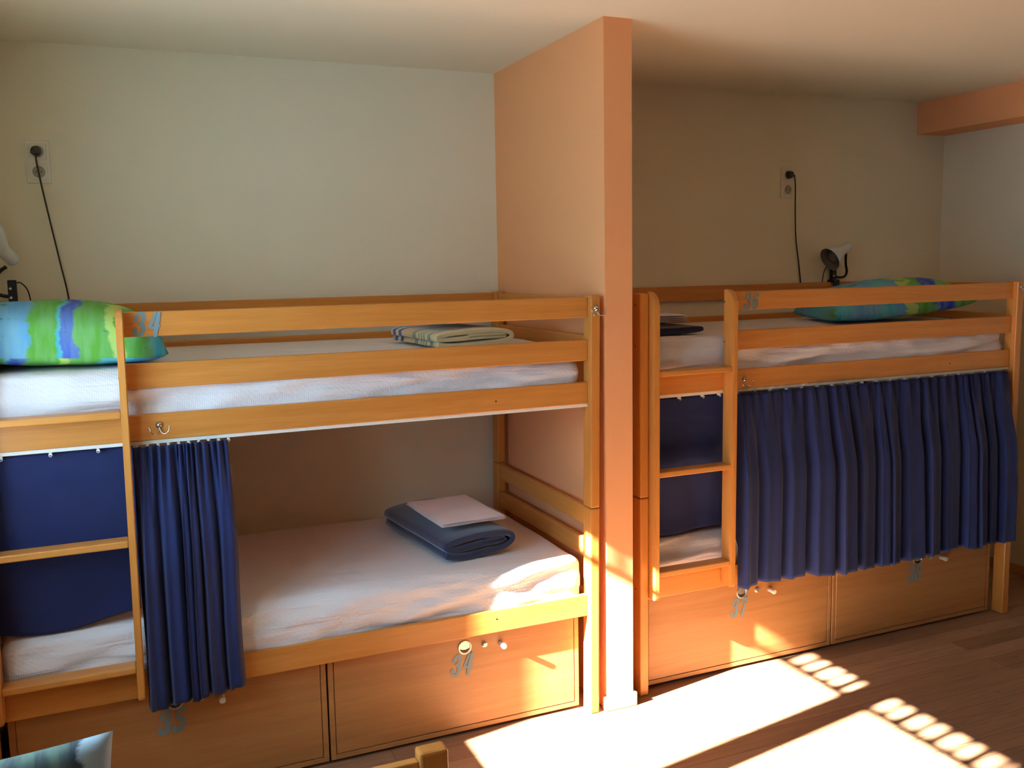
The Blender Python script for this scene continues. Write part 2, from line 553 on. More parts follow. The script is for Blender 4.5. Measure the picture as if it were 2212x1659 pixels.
# ---------------------------------------------------------------- bunk beds
ZT, ZJ = 1.6075, 0.8116
RAILS = dict(top=(1.527, 1.6025), mid=(1.3675, 1.4457), side=(1.206, 1.288), low=(0.386, 0.4707))
LBED, PW, PD, DBED = 2.067, 0.038, 0.064, 0.984
RF, RB_ = 0.026, 0.048          # rail front and rear faces

def stile_bm(x0, x1, y0, y1, z0, z1):
    """flat ladder side with its front top corner rounded to a quarter circle"""
    bm = bmesh.new()
    r = (y1 - y0) * 0.82
    prof = [(y1, z0), (y1, z1)]
    for k in range(9):
        a = math.pi / 2 * k / 8
        prof.append((y0 + r - r * math.sin(a), z1 - r + r * math.cos(a)))
    prof += [(y0, z0 + 0.01), (y0 + 0.01, z0)]
    A = [bm.verts.new((x0, y, z)) for y, z in prof]
    B = [bm.verts.new((x1, y, z)) for y, z in prof]
    bm.faces.new(A); bm.faces.new(B[::-1])
    n = len(prof)
    for k in range(n):
        bm.faces.new((A[k], A[(k + 1) % n], B[(k + 1) % n], B[k]))
    bmesh.ops.recalc_face_normals(bm, faces=bm.faces)
    es = [e for e in bm.edges if e.calc_face_angle(0) > 0.6]
    bmesh.ops.bevel(bm, geom=es, offset=0.003, segments=2, affect='EDGES')
    return bm

def hook(parent, x, y, z, s=1.0):
    """double coat hook screwed on a face that looks to -Y"""
    bm = bmesh.new()
    lathe(bm, [(0, .011 * s), (.003, .011 * s), (.006, .007 * s), (.010, .004 * s)], (x, y, z + .008 * s), (0, -1, 0), 16)
    for sg in (-1, 1):
        pts = smooth_path([(x, y - .004, z + .004), (x + sg * .004, y - .012, z - .012 * s), (x + sg * .014 * s, y - .020, z - .018 * s), (x + sg * .025 * s, y - .024, z - .010 * s), (x + sg * .029 * s, y - .022, z + .004 * s)], 5)
        tube(bm, pts, .0015 * s, 8)
        lathe(bm, [(-.003, .0005), (-.002, .0028), (0, .0036), (.002, .0028), (.003, .0005)], pts[-1], (0, 0, 1), 10)
    return link('coat_hook', bm, M['chrome'], parent, True)

DIG = {
 '3': [([(.10, .76), (.14, .90), (.30, 1.0), (.48, .95), (.55, .80), (.46, .62), (.28, .54)], [.10, .06, .05, .07, .09, .07, .04]),
       ([(.28, .54), (.46, .48), (.55, .30), (.48, .08), (.28, 0.0), (.10, .07), (.06, .24)], [.04, .07, .10, .08, .05, .06, .10])],
 '4': [([(.36, 1.0), (.22, .66), (.06, .36)], [.05, .07, .05]), ([(.06, .36), (.36, .33), (.66, .40)], [.05, .04, .035]),
       ([(.56, .95), (.50, .5), (.44, 0)], [.08, .10, .09])],
 '5': [([(.62, 1.0), (.40, .96), (.20, 1.0)], [.05, .07, .04]), ([(.20, 1.0), (.14, .58)], [.04, .04]),
       ([(.14, .58), (.34, .64), (.54, .52), (.56, .26), (.44, .06), (.24, 0), (.08, .06), (.07, .20)], [.03, .05, .08, .10, .07, .05, .06, .09])],
 '6': [([(.54, .86), (.42, 1.0), (.24, .92), (.10, .62), (.08, .28), (.18, .05), (.34, 0), (.50, .12), (.54, .34), (.42, .52), (.26, .50), (.12, .38)],
        [.08, .05, .06, .09, .10, .07, .05, .08, .09, .06, .04, .03])],
 '7': [([(.06, .84), (.14, 1.0), (.36, .94), (.62, 1.0)], [.06, .05, .07, .04]), ([(.62, 1.0), (.40, .55), (.30, 0)], [.04, .07, .10])],
}
def number(parent, text, x, y, z, h, aspect=0.72, slant=0.16):
    """stencilled number painted on a face that looks to -Y; x,z is its lower left corner"""
    bm = bmesh.new()
    cx = x
    for ch in text:
        for pts, wd in DIG[ch]:
            P = smooth_path([(a, b, 0) for a, b in pts], 6)
            Wd = smooth_path([(a * 1.28 + .014, 0, 0) for a in wd], 6)
            L = []
            y -= .0003
            for i, p in enumerate(P):
                t = (P[min(i + 1, len(P) - 1)] - P[max(0, i - 1)]).normalized()
                nrm = Vector((-t.y, t.x, 0))
                q = []
                for sg in (-1, 1):
                    v = p + nrm * sg * Wd[i].x
                    q.append(bm.verts.new((cx + (v.x + v.y * slant) * h * aspect, y, z + v.y * h)))
                L.append(q)
            for a, b in zip(L, L[1:]):
                bm.faces.new((a[0], a[1], b[1], b[0]))
            for e, i in ((L[0], 0), (L[-1], -1)):
                c = P[i]; r = Wd[i].x
                vs = [bm.verts.new((cx + (c.x + r * math.cos(q) + (c.y + r * math.sin(q)) * slant) * h * aspect, y - .0001 - .00003 * abs(i), z + (c.y + r * math.sin(q)) * h)) for q in [2 * math.pi * k / 12 for k in range(12)]]
                bm.faces.new(vs)
        cx += h * aspect * 0.86
    return link('number', bm, M['paint_num'], parent)

def bolt(parent, x, y, z, axis, r=0.0035):
    bm = bmesh.new()
    lathe(bm, [(0, r), (.0008, r * .8)], (x, y, z), axis, 12)
    return link('bolt', bm, M['hole'], parent)

def shear_tree(root, k, zc=0.8):
    """a bed knocked slightly out of square: everything in it leans along X"""
    def rec(o):
        if o.type == 'MESH':
            for v in o.data.vertices:
                v.co.x += k * (v.co.z - zc)
        for c in o.children: rec(c)
    rec(root)

LX0 = {}
def bunk(origin, label, text, lad_x, hooks, rung_z=(0.515, 0.915, 1.31)):
    root = empty('bunk_bed', origin, label, 'bunk bed')
    for x in (0, LBED - PW):
        for y in (0, DBED - PD):
            p = boxobj('lower_post', M['woodZ'], root, x, x + PW, y, y + PD, 0, ZJ - .001, bev=.005)
            p = boxobj('upper_post', M['woodZ'], root, x, x + PW, y, y + PD, ZJ + .001, ZT, bev=.005)
    for nm, key in (('guard_rail', 'top'), ('guard_rail', 'mid'), ('side_rail', 'side'), ('side_rail', 'low')):
        z0, z1 = RAILS[key]
        x0 = PW
        if nm == 'guard_rail': x0 = lad_x[1] + .018            # the gap for climbing in
        boxobj(nm, M['woodX'], root, x0, LBED - PW, RF, RB_, z0, z1)
        if key in ('top', 'side', 'low'):
            boxobj('back_rail', M['woodX'], root, PW, LBED - PW, DBED - .029, DBED - .007, z0, z1)
    boxobj('back_rail', M['woodX'], root, PW, LBED - PW, DBED - .029, DBED - .007, 1.36, 1.4457)
    # end crossbars
    for x in (PW * .5 - .010, LBED - PW * .5 - .010):
        for z0, z1 in ((.735, .806), (.605, .679), (1.530, 1.600), (1.385, 1.458), (.386, .4707), (1.206, 1.288)):
            boxobj('end_rail', M['woodY'], root, x, x + .020, PD, DBED - PD, z0, z1)
    # slatted bases
    for z in (.398, 1.214):
        for y in (RB_, DBED - .029 - .022):
            boxobj('slat_ledge', M['woodX'], root, PW, LBED - PW, y, y + .022, z - .0, z + .010, bev=0)
        bm = bmesh.new()
        for i in range(14):
            x = .09 + i * .1405
            box(bm, x, x + .065, RB_ + .001, DBED - .030, z + .010, z + .022)
        link('slat_base', bm, M['woodY'], root)
    # ladder
    lad = []
    for x0, x1 in (lad_x[0:1] + (lad_x[0] + .022,), (lad_x[1], lad_x[1] + .022)):
        bmx = stile_bm(x0, x1, -0.044, RF, 0.402, 1.613)
        lad.append(link('ladder_stile', bmx, M['woodZ'], root))
    for z in rung_z:
        boxobj('ladder_rung', M['woodX'], root, lad_x[0] + .022, lad_x[1], -.036, .024, z - .022, z, bev=.004)
    for z in (1.563, 1.405):
        bolt(root, lad_x[1], .018, z, (-1, 0, 0), .0035)
    # curtain track under the upper side rail
    boxobj('curtain_track', M['track'], root, PW, LBED - PW, .030, .046, 1.195, 1.206, bev=.0)
    return root

bed34 = bunk((-0.439, 0, 0), 'left beech bunk bed numbered 34 with ladder, in front of the cream wall', '34', (0.040, 0.429), None)
bed36 = bunk((1.831, 0.045, 0), 'right beech bunk bed numbered 36, right of the orange partition', '36', (0.040, 0.400), None)
number(bed34, '34', 0.478, RF - .0006, 1.532, 0.066)
number(bed36, '36', 0.498, RF - .0006, 1.531, 0.062)
hook(bed34, 0.536, RF, 1.245)
hook(bed34, LBED - PW / 2 + .001, 0, 1.553)
hook(bed36, 0.505, RF, 1.238)
hook(bed36, LBED - PW / 2 + .003, 0, 1.572)
for x, z in ((1.660, 1.243), (1.652, .438)): bolt(bed34, x, RF, z, (0, -1, 0))
bolt(bed36, 1.645, RF, 1.244, (0, -1, 0))
for z in (1.563, 1.406, .437): bolt(bed36, 0, .036, z, (-1, 0, 0), .004)
for z in (1.563, 1.406, .437): bolt(bed34, 0, .036, z, (-1, 0, 0), .004)
SH34 = 0.010
shear_tree(bed34, SH34)

# ---------------------------------------------------------------- mattresses
def mattress(name, loc, L, Dp, hfun, label, seed, nx=90, ny=36, nz=16, rad=.035, mat='sheet', wr=.020, zs=1.0):
    """fitted-sheet mattress: rounded box, top height hfun(x, y), creases pulled along the long sides"""
    bm = bmesh.new()
    def sidewave(x, y, z, s):
        d = noise.noise(Vector((x * 1.6 + seed, z * 17 - x * 2.6, seed))) * wr
        d += noise.noise(Vector((x * 7 - z * 20, z * 30 + x * 5, seed + 5))) * wr * .5
        return d
    for f in ('top', 'bot', 'front', 'back', 'l', 'r'):
        if f in ('top', 'bot'): nu, nv = nx, ny
        elif f in ('front', 'back'): nu, nv = nx, nz
        else: nu, nv = ny, nz
        def fn(u, v, f=f):
            if f == 'top': p = (u, v, 1)
            elif f == 'bot': p = (u, 1 - v, 0)
            elif f == 'front': p = (u, 0, v)
            elif f == 'back': p = (1 - u, 1, v)
            elif f == 'l': p = (0, 1 - u, v)
            else: p = (1, u, v)
            return Vector(p)
        gridmesh(bm, nu, nv, fn)
    bmesh.ops.remove_doubles(bm, verts=bm.verts, dist=1e-5)
    for v in bm.verts:
        a, b, c = v.co
        H = hfun(a * L, b * Dp)
        x, y, z = a * L, b * Dp, c * H
        q = Vector((min(max(x, rad), L - rad), min(max(y, rad), Dp - rad), min(max(z, rad), H - rad)))
        d = Vector((x, y, z)) - q
        if d.length > 1e-6:
            m_ = max(abs(d.x), abs(d.y), abs(d.z))
            d = d.normalized() * m_
        v.co = q + d
        if b < .02 or b > .98:
            v.co.y += sidewave(x, y, z, 1) * (1 if b < .5 else -1) - (.006 if b < .5 else -.006) * math.sin(math.pi * c)
        if c > .99:
            v.co.z += noise.noise(Vector((x * 3 + seed, y * 4, 1))) * .004
    o = link(name, bm, M[mat], None, True)
    o.location = loc
    tag(o, label, 'mattress')
    return o

def hup(x, y):      # upper mattress: its front edge sags towards the right-hand end
    return .200 - .030 * max(0, min(1, (x - 1.0) / 1.0)) * max(0, 1 - y / .35) - .006 * max(0, min(1, x / 2)) 
BASE_LO, BASE_UP = .420, 1.236
MW = .905
mattress('mattress', (-0.439 + .052, .052, BASE_UP), 1.965, .90, lambda x, y: .193 - .045 * max(0, (x - .9) / 1.06) ** 1.3 * max(0, 1 - y / .3) - .006 * x, 'white sheeted mattress on the upper level of the left bunk bed', 3.0)
mattress('mattress', (-0.439 + .052, .052, BASE_LO), 1.965, .90, lambda x, y: .192 + .010 * math.sin(x * 1.6), 'white sheeted mattress on the lower level of the left bunk bed', 11.0)
mattress('mattress', (1.831 + .052, .097, BASE_UP), 1.965, .90, lambda x, y: .186 - .038 * max(0, (x - .4) / 1.55) * max(0, 1 - y / .3), 'white sheeted mattress on the upper level of the right bunk bed', 23.0)
mattress('mattress', (1.831 + .052, .097, BASE_LO), 1.965, .90, lambda x, y: .19, 'white sheeted mattress behind the closed curtain of the right bunk bed', 31.0)

# ---------------------------------------------------------------- curtains
def curtain(label, loc, x_in0, x_split, x_out1, nfold, zb_in, zbot, amp, seed, flare, zlean=0.0, rights=None):
    """one cloth: flat and tucked in behind the ladder, pleated and hanging outside the bed right of it"""
    root = None
    ZTOP = 1.190
    bm = bmesh.new()
    rnd = random.Random(seed)
    NU_IN, NU, NV = 40, int(nfold * 22), 56
    # irregular fold phase
    knots = [0.0]
    for i in range(nfold):
        knots.append(knots[-1] + rnd.uniform(.5, 1.55))
    tot = knots[-1]
    amps = [rnd.uniform(.40, 1.30) for _ in range(nfold + 1)]
    def phase(u):
        t = u * tot
        for i in range(nfold):
            if t <= knots[i + 1] or i == nfold - 1:
                f = (t - knots[i]) / (knots[i + 1] - knots[i])
                return i + f, amps[i] * (1 - f) + amps[i + 1] * f
    def bottom(u):
        return zbot(u)
    def outer(u, v):      # v 0 top .. 1 bottom
        ph, am = phase(u)
        a = 2 * math.pi * (ph + .10 * noise.noise(Vector((u * 5, v * 1.3, seed))))
        gather = max(0, 1 - v / .30) ** 1.5                      # small pleats under the runners
        body = min(1, (v + .06) * 2.2) ** .8 * (.72 + .28 * v)
        z = ZTOP + (bottom(u) - ZTOP) * v
        x = x_split + (x_out1 - x_split) * u + flare(u, v)
        yc = .030 + (-.006 - .030) * min(1, v * 2.2) ** .7
        # ridges towards the room are broad and round, the valleys between them narrow
        sn = math.sin(a)
        ridge = 1 - abs(math.sin(a / 2 + .25 * math.sin(a))) ** 1.6
        y_ = yc - amp * am * body * ((1 - ridge) - .12 * math.sin(2 * a + 1))
        y_ -= .011 * gather * (1 + math.sin(a * 2.0 + 1.7 * u * 9)) + .004 * gather * math.sin(a * 5)
        y_ += noise.noise(Vector((x * 5, z * 1.6, seed))) * .008 * v
        y_ = min(y_, .021 if z < 1.15 else .040)
        x += (x_out1 - x_split) / nfold * .17 * math.cos(a + .6) * body * am
        z += (.004 * math.sin(a * .5 + seed) - .010 * ridge * .5) * v
        return Vector((x, y_, z))
    def inner(u, v):
        x = x_in0 + (x_split - x_in0) * u
        zb = zb_in(u)
        z = ZTOP + (zb - ZTOP) * v
        y_ = .038 + .046 * min(1, v * 1.15) ** 1.5 + noise.noise(Vector((x * 6.5 - v * .8, z * 1.3, seed + 3))) * .030 * min(1, v * 3) * (1 - .4 * v)
        y_ = max(y_, .036 if z > 1.19 else .052 if z > 1.1 else .054)
        return Vector((x, y_, z))
    A = gridmesh(bm, NU_IN, NV, inner)
    B = gridmesh(bm, NU, NV, outer)
    for j in range(NV):
        # the short return where the cloth passes under the upper rail, kept above the lower rail
        if A[-1][j + 1].co.z > .62 and B[0][j + 1].co.z > .55:
            bm.faces.new((A[-1][j], A[-1][j + 1], B[0][j + 1], B[0][j]))
    o = link('curtain', bm, M['curtain'], None, True)
    o.location = loc
    md = o.modifiers.new('cloth_thickness', 'SOLIDIFY')
    md.thickness = .0015
    tag(o, label, 'curtain')
    # runners in the track
    return o

def runners(parent, xs, x0):
    for x in xs:
        bm = bmesh.new()
        box(bm, x - .004, x + .004, .030, .046, 1.186, 1.197, bev=.001, seg=1)
        tube(bm, smooth_path([(x - .004, .030, 1.190), (x - .004, .028, 1.185), (x, .028, 1.182), (x + .004, .028, 1.185), (x + .004, .030, 1.190)], 3), .0009, 6)
        link('curtain_runner', bm, M['track'], parent, False)

c34 = curtain('navy blue curtain drawn aside beside the ladder of the left bunk bed', (-0.439, 0, 0), .042, .455, .735, 6,
        lambda u: .641 - .020 * math.sin(u * 4.2), lambda u: .364 + .024 * u, .050, 2,
        lambda u, v: (.022 * v ** 1.5 * u) + .006 * math.sin(v * 5) * u)
runners(c34, [.10, .23, .36] + [.47 + .03 * i for i in range(10)], 0)
c36 = curtain('navy blue curtain closed across the lower level of the right bunk bed', (1.831, 0.045, 0), .042, .452, 2.000, 15,
        lambda u: .628 - .006 * math.sin(u * 5), lambda u: .392 - .010 * u + .006 * math.sin(u * 9), .074, 5,
        lambda u, v: .018 * v * u)
runners(c36, [.09, .2, .31, .39] + [.48 + .082 * i for i in range(18)], 0)
shear_tree(c34, SH34)

# ---------------------------------------------------------------- drawers under the beds
def drawer(origin, W, num, num_x, ring_x, label, D=.80):
    """box on castors that rolls out from under the bed; local origin at its front left bottom"""
    root = empty('under_bed_drawer', origin, label, 'drawer')
    z0, z1 = .012, .380
    bm = bmesh.new()
    t = .018
    box(bm, 0, t, .006, D, z0, z1)
    box(bm, W - t, W, .006, D, z0, z1)
    box(bm, t, W - t, D - t, D, z0, z1)
    box(bm, t, W - t, .006, D - t, z0, z0 + t)
    box(bm, t, W - t, .006, .020, z0 + t, z1)
    link('carcass', bm, M['panel'], root)
    boxobj('front_panel', M['panel'], root, t + .003, W - t - .003, 0, .0058, z0 + t + .003, z1, bev=.0015, seg=1)
    fr = root.children[-1] if root.children else None
    boxobj('front_edging', M['panel'], root, 0, t, .0005, .0058, z0, z1, bev=.001, seg=1)
    boxobj('front_edging', M['panel'], root, W - t, W, .0005, .0058, z0, z1, bev=.001, seg=1)
    boxobj('front_edging', M['panel'], root, t, W - t, .0005, .0058, z0, z0 + t, bev=.001, seg=1)
    # recessed finger pull, lock and peg
    bm = bmesh.new()
    N_ = 40
    prof = [(.0005, .0262), (.0025, .0262), (.0034, .0245), (.0034, .0222), (.0020, .0212), (.0006, .0208)]
    rg = [[bm.verts.new((ring_x + rr * math.cos(2 * math.pi * q / N_), -dd, .335 + rr * math.sin(2 * math.pi * q / N_))) for q in range(N_)] for dd, rr in prof]
    for A_, B_ in zip(rg, rg[1:]):
        for q in range(N_): bm.faces.new((A_[q], A_[(q + 1) % N_], B_[(q + 1) % N_], B_[q]))
    # dished floor of the pull, a flat dark crescent laid over it as its shade
    dish = [[bm.verts.new((ring_x + .0208 * f * math.cos(2 * math.pi * q / N_), -.0006 - .0004 * (1 - f), .335 + .0208 * f * math.sin(2 * math.pi * q / N_))) for q in range(N_)] for f in (1, .6, .2)]
    for A_, B_ in zip(dish, dish[1:]):
        for q in range(N_): bm.faces.new((A_[q], A_[(q + 1) % N_], B_[(q + 1) % N_], B_[q]))
    bm.faces.new(dish[-1])
    fp = link('finger_pull', bm, M['satin'], root, False)
    bm = bmesh.new()
    vs = [bm.verts.new((ring_x + .0195 * math.cos(t_), -.0014, .335 + .0195 * math.sin(t_))) for t_ in [math.radians(d_) for d_ in range(200, 341, 10)]]
    vs += [bm.verts.new((ring_x + .0195 * math.cos(t_), -.0014, .3365 + .011 * math.sin(t_))) for t_ in [math.radians(d_) for d_ in range(330, 209, -10)]]
    bm.faces.new(vs)
    link('pull_shade', bm, M['hole'], fp)
    bm = bmesh.new()
    lathe(bm, [(0, .011), (.003, .011), (.004, .009), (.008, .0085), (.009, .006), (.0085, .002)], (ring_x + .078, 0, .333), (0, -1, 0), 24)
    link('lock', bm, M['satin'], root, False)
    bm = bmesh.new()
    lathe(bm, [(0, .010), (.014, .009), (.030, .0105), (.036, .0105), (.038, .009), (.0375, .005)], (ring_x + .144, 0, .325), (0, -1, 0), 24)
    link('knob', bm, M['plastic_w'], root, True)
    number(root, num, num_x, -.0008, .235, .072, .70, .22)
    for x in (.05, W - .08):
        for y in (.03, D - .06):
            boxobj('castor', M['black'], root, x, x + .03, y, y + .03, 0, z0, bev=0)
    return root
drawer((0.593, .066, 0), .973, '34', 1.097 - .593 - .055, 1.097 - .593, 'beech drawer numbered 34 with peg, under the right half of the left bunk bed')
drawer((-0.385, .066, 0), .971, '35', .094 + .385 - .055, .095 + .385, 'beech drawer numbered 35, in the shade under the left half of the left bunk bed')
drawer((1.878, .095, 0), .963, '37', 2.355 - 1.878 - .055, 2.355 - 1.878, 'beech drawer numbered 37 touched by sunlight, under the right bunk bed')
drawer((2.848, .095, 0), .972, '36', 3.346 - 2.848 - .055, 3.348 - 2.848, 'beech drawer numbered 36, under the far half of the right bunk bed')

# ---------------------------------------------------------------- bedding
def pillow(label, W, Dp, H, mat, loc, rot, nx=48, ny=36, seed=0.0, puff=2.6, flat=.30, lift=0.0):
    bm = bmesh.new()
    def surf(sg):
        def fn(u, v):
            a, b = 2 * u - 1, 2 * v - 1
            k = max(0, (1 - abs(a) ** puff)) * max(0, (1 - abs(b) ** puff))
            h = H * .5 * k ** .42
            pin = 1 - .07 * (1 - abs(b)) ** 1.0 * abs(a) ** 6
            x = a * W / 2 * (1 - .05 * (1 - abs(b) ** 2) * (abs(a) > .0) * abs(a) ** 8)
            y_ = b * Dp / 2 * (1 - .07 * (1 - abs(a) ** 2) * abs(b) ** 8)
            z = h * (1 if sg > 0 else flat)
            if sg < 0: z = -z
            z += noise.noise(Vector((x * 7 + seed, y_ * 8, 2))) * .006 * (k > .01)
            return Vector((x, y_, z))
        return fn
    gridmesh(bm, nx, ny, surf(1))
    gridmesh(bm, nx, ny, surf(-1))
    bmesh.ops.remove_doubles(bm, verts=bm.verts, dist=1e-4)
    o = link('pillow', bm, M[mat], None, True)
    o.location = loc
    o.rotation_euler = rot
    return tag(o, label, 'pillow')

def hull_pillow(label, mat, loc, W, Dp, H, seed):
    """plump case standing high on its front: local z up from the mattress"""
    return pillow(label, W, Dp, H, mat, loc, (0, 0, 0), seed=seed)

p1 = pillow('green and royal blue print pillow at the head of the left upper bunk', .62, .52, .31, 'pillowA', (-.170, .335, 1.482), (0, math.radians(3), math.radians(2)), seed=1, puff=2.7, flat=.30)
p2 = pillow('blue and green print pillow on the right upper bunk', .70, .50, .27, 'pillowB', (3.45, .47, 1.488), (0, math.radians(-5), math.radians(-17)), seed=4, puff=2.6, flat=.36)

def folded(name, label, cat, mat, W, H, Dp, loc, rotz, turns=2.1, t=.026, seed=0, ny=14, mirror=False, start=math.pi * 1.22, n_exp=3.2, roundl=0.0):
    """cloth rolled flat into a stack: a flattened spiral ribbon seen from its front end"""
    bm = bmesh.new()
    steps = int(turns * 56)
    def centre(s):
        a = start + 2 * math.pi * s * turns      # counter-clockwise from the lower left
        k = s * turns
        ha = max(.02, W / 2 - t / 2 - t * .98 * k)
        hb = max(.002, H / 2 - t / 2 - t * .98 * k)
        ca, sa = math.cos(a), math.sin(a)
        return Vector(((1 if ca > 0 else -1) * abs(ca) ** (2 / n_exp) * ha, 0, (1 if sa > 0 else -1) * abs(sa) ** (2 / (n_exp * .8)) * hb + H / 2))
    C = [centre(i / steps) for i in range(steps + 1)]
    # resample by arc length, so that corners of the super-ellipse do not bunch up
    d = [0]
    for p, q in zip(C, C[1:]): d.append(d[-1] + (q - p).length)
    n = 120
    R = []
    j = 0
    for i in range(n + 1):
        s = d[-1] * i / n
        while j < len(d) - 2 and d[j + 1] < s: j += 1
        f = (s - d[j]) / max(1e-9, d[j + 1] - d[j])
        R.append(C[j].lerp(C[j + 1], f))
    def ring(y, sc_, dz):
        out, inn = [], []
        for i, p in enumerate(R):
            tg = (R[min(i + 1, n)] - R[max(i - 1, 0)]).normalized()
            nr = Vector((tg.z, 0, -tg.x))
            wob = noise.noise(Vector((p.x * 9 + seed, y * 5, p.z * 9))) * .003
            h = t * .37 * sc_
            out.append(p + nr * h + Vector((0, 0, wob + dz)))
            inn.append(p - nr * h + Vector((0, 0, wob + dz)))
        pts = out + inn[::-1]
        return [bm.verts.new((-q.x if mirror else q.x, y, max(0, q.z))) for q in pts]
    rings = []
    ys = [0, .004, .012] + [.012 + (Dp - .024) * k / ny for k in range(1, ny)] + [Dp - .012, Dp - .004, Dp]
    for y in ys:
        e = min(y, Dp - y)
        rings.append(ring(y, .55 if e < .002 else .85 if e < .006 else 1.0, 0))
    m_ = len(rings[0])
    for a, b in zip(rings, rings[1:]):
        for k in range(m_):
            bm.faces.new((a[k], a[(k + 1) % m_], b[(k + 1) % m_], b[k]))
    for r in (rings[0], rings[-1]):
        for i in range(n):
            bm.faces.new((r[i], r[i + 1], r[m_ - 2 - i], r[m_ - 1 - i]))
    o = link(name, bm, mat, None, True)
    for p in o.data.polygons:
        if abs(p.normal.y) > .8: p.use_smooth = False
    o.location = loc
    o.rotation_euler = (0, 0, rotz)
    return tag(o, label, cat)

folded('blanket', 'folded navy blue wool blanket on the lower level of the left bunk bed', 'blanket', M['navy'], .36, .128, .60, (1.210, .185, .617), math.radians(7), turns=1.62, t=.034, seed=2, n_exp=2.7)
folded('blanket', 'folded beige blanket with grey and blue stripes on the left upper bunk', 'blanket', M['beige'], .37, .092, .46, (1.215, .20, 1.418), math.radians(5), turns=1.65, t=.0255, seed=5, n_exp=3.0)
folded('blanket', 'folded dark navy blanket beside the ladder on the right upper bunk', 'blanket', M['navy_dark'], .34, .050, .42, (2.08, .215, 1.424), math.radians(-2), turns=1.2, t=.020, seed=9)

def folded_sheet(label, W, Dp, loc, rotz, layers=3, t=.004, skew=0.0, tilt=(0, 0), seed=0):
    bm = bmesh.new()
    for k in range(layers):
        z = k * t
        sx = 1 - .015 * k
        def fn(u, v, top):
            x = (u - .5) * W * sx + (v - .5) * skew
            y_ = (v - .5) * Dp * (1 - .01 * k)
            e = min(u, 1 - u, v, 1 - v)
            h = t * .45 * min(1, e * 14 + .15)
            return Vector((x, y_, z + t / 2 + (h if top else -h) + noise.noise(Vector((x * 9 + seed, y_ * 9, k))) * .002))
        gridmesh(bm, 16, 16, lambda u, v: fn(u, v, True))
        gridmesh(bm, 16, 16, lambda u, v: fn(u, v, False))
    bmesh.ops.remove_doubles(bm, verts=bm.verts, dist=.0004)
    o = link('folded_sheet', bm, M['linen'], None, True)
    o.location = loc
    o.rotation_euler = (tilt[0], tilt[1], rotz)
    return tag(o, label, 'sheet')
folded_sheet('white folded sheet lying on the navy blue blanket of the lower left bunk', .27, .40, (1.200, .43, .746), math.radians(3), 3, .0045, seed=1)
folded_sheet('white folded sheet lying on the beige striped blanket', .30, .30, (1.235, .42, 1.511), math.radians(12), 3, .004, seed=4)
folded_sheet('white folded sheet lying on the dark navy blanket of the right upper bunk', .28, .26, (2.09, .42, 1.474), math.radians(-10), 4, .008, seed=8)

# ---------------------------------------------------------------- sockets
def socket(x, z, label):
    root = empty('wall_socket', (x, YW, z), label, 'socket', None)
    boxobj('cover_frame', M['plastic_w'], root, -.042, .042, -.007, 0, -.080, .080, bev=.003)
    for zz in (-.038, .038):
        f = boxobj('socket_insert', M['plastic_w'], root, -.0305, .0305, -.0095, -.007, zz - .0305, zz + .0305, bev=.002)
        bm = bmesh.new()
        lathe(bm, [(0, .0225), (.0025, .0225), (.0025, .0195), (.0008, .019), (.0006, .0185)], (0, -.0095, zz), (0, -1, 0), 28)
        link('socket_well', bm, M['well'], f, False)
        bm = bmesh.new()
        for sx in (-.0095, .0095):
            lathe(bm, [(.0008, .0026), (.0014, .0026)], (sx, -.0095, zz), (0, -1, 0), 10)
        link('pin_holes', bm, M['hole'], f)
    return root
socket(-.232, 2.142 + .006, 'white double wall socket above the pillow on the left bunk')
socket(3.327, 2.135, 'white double wall socket above the right bunk, beside the clip lamp')

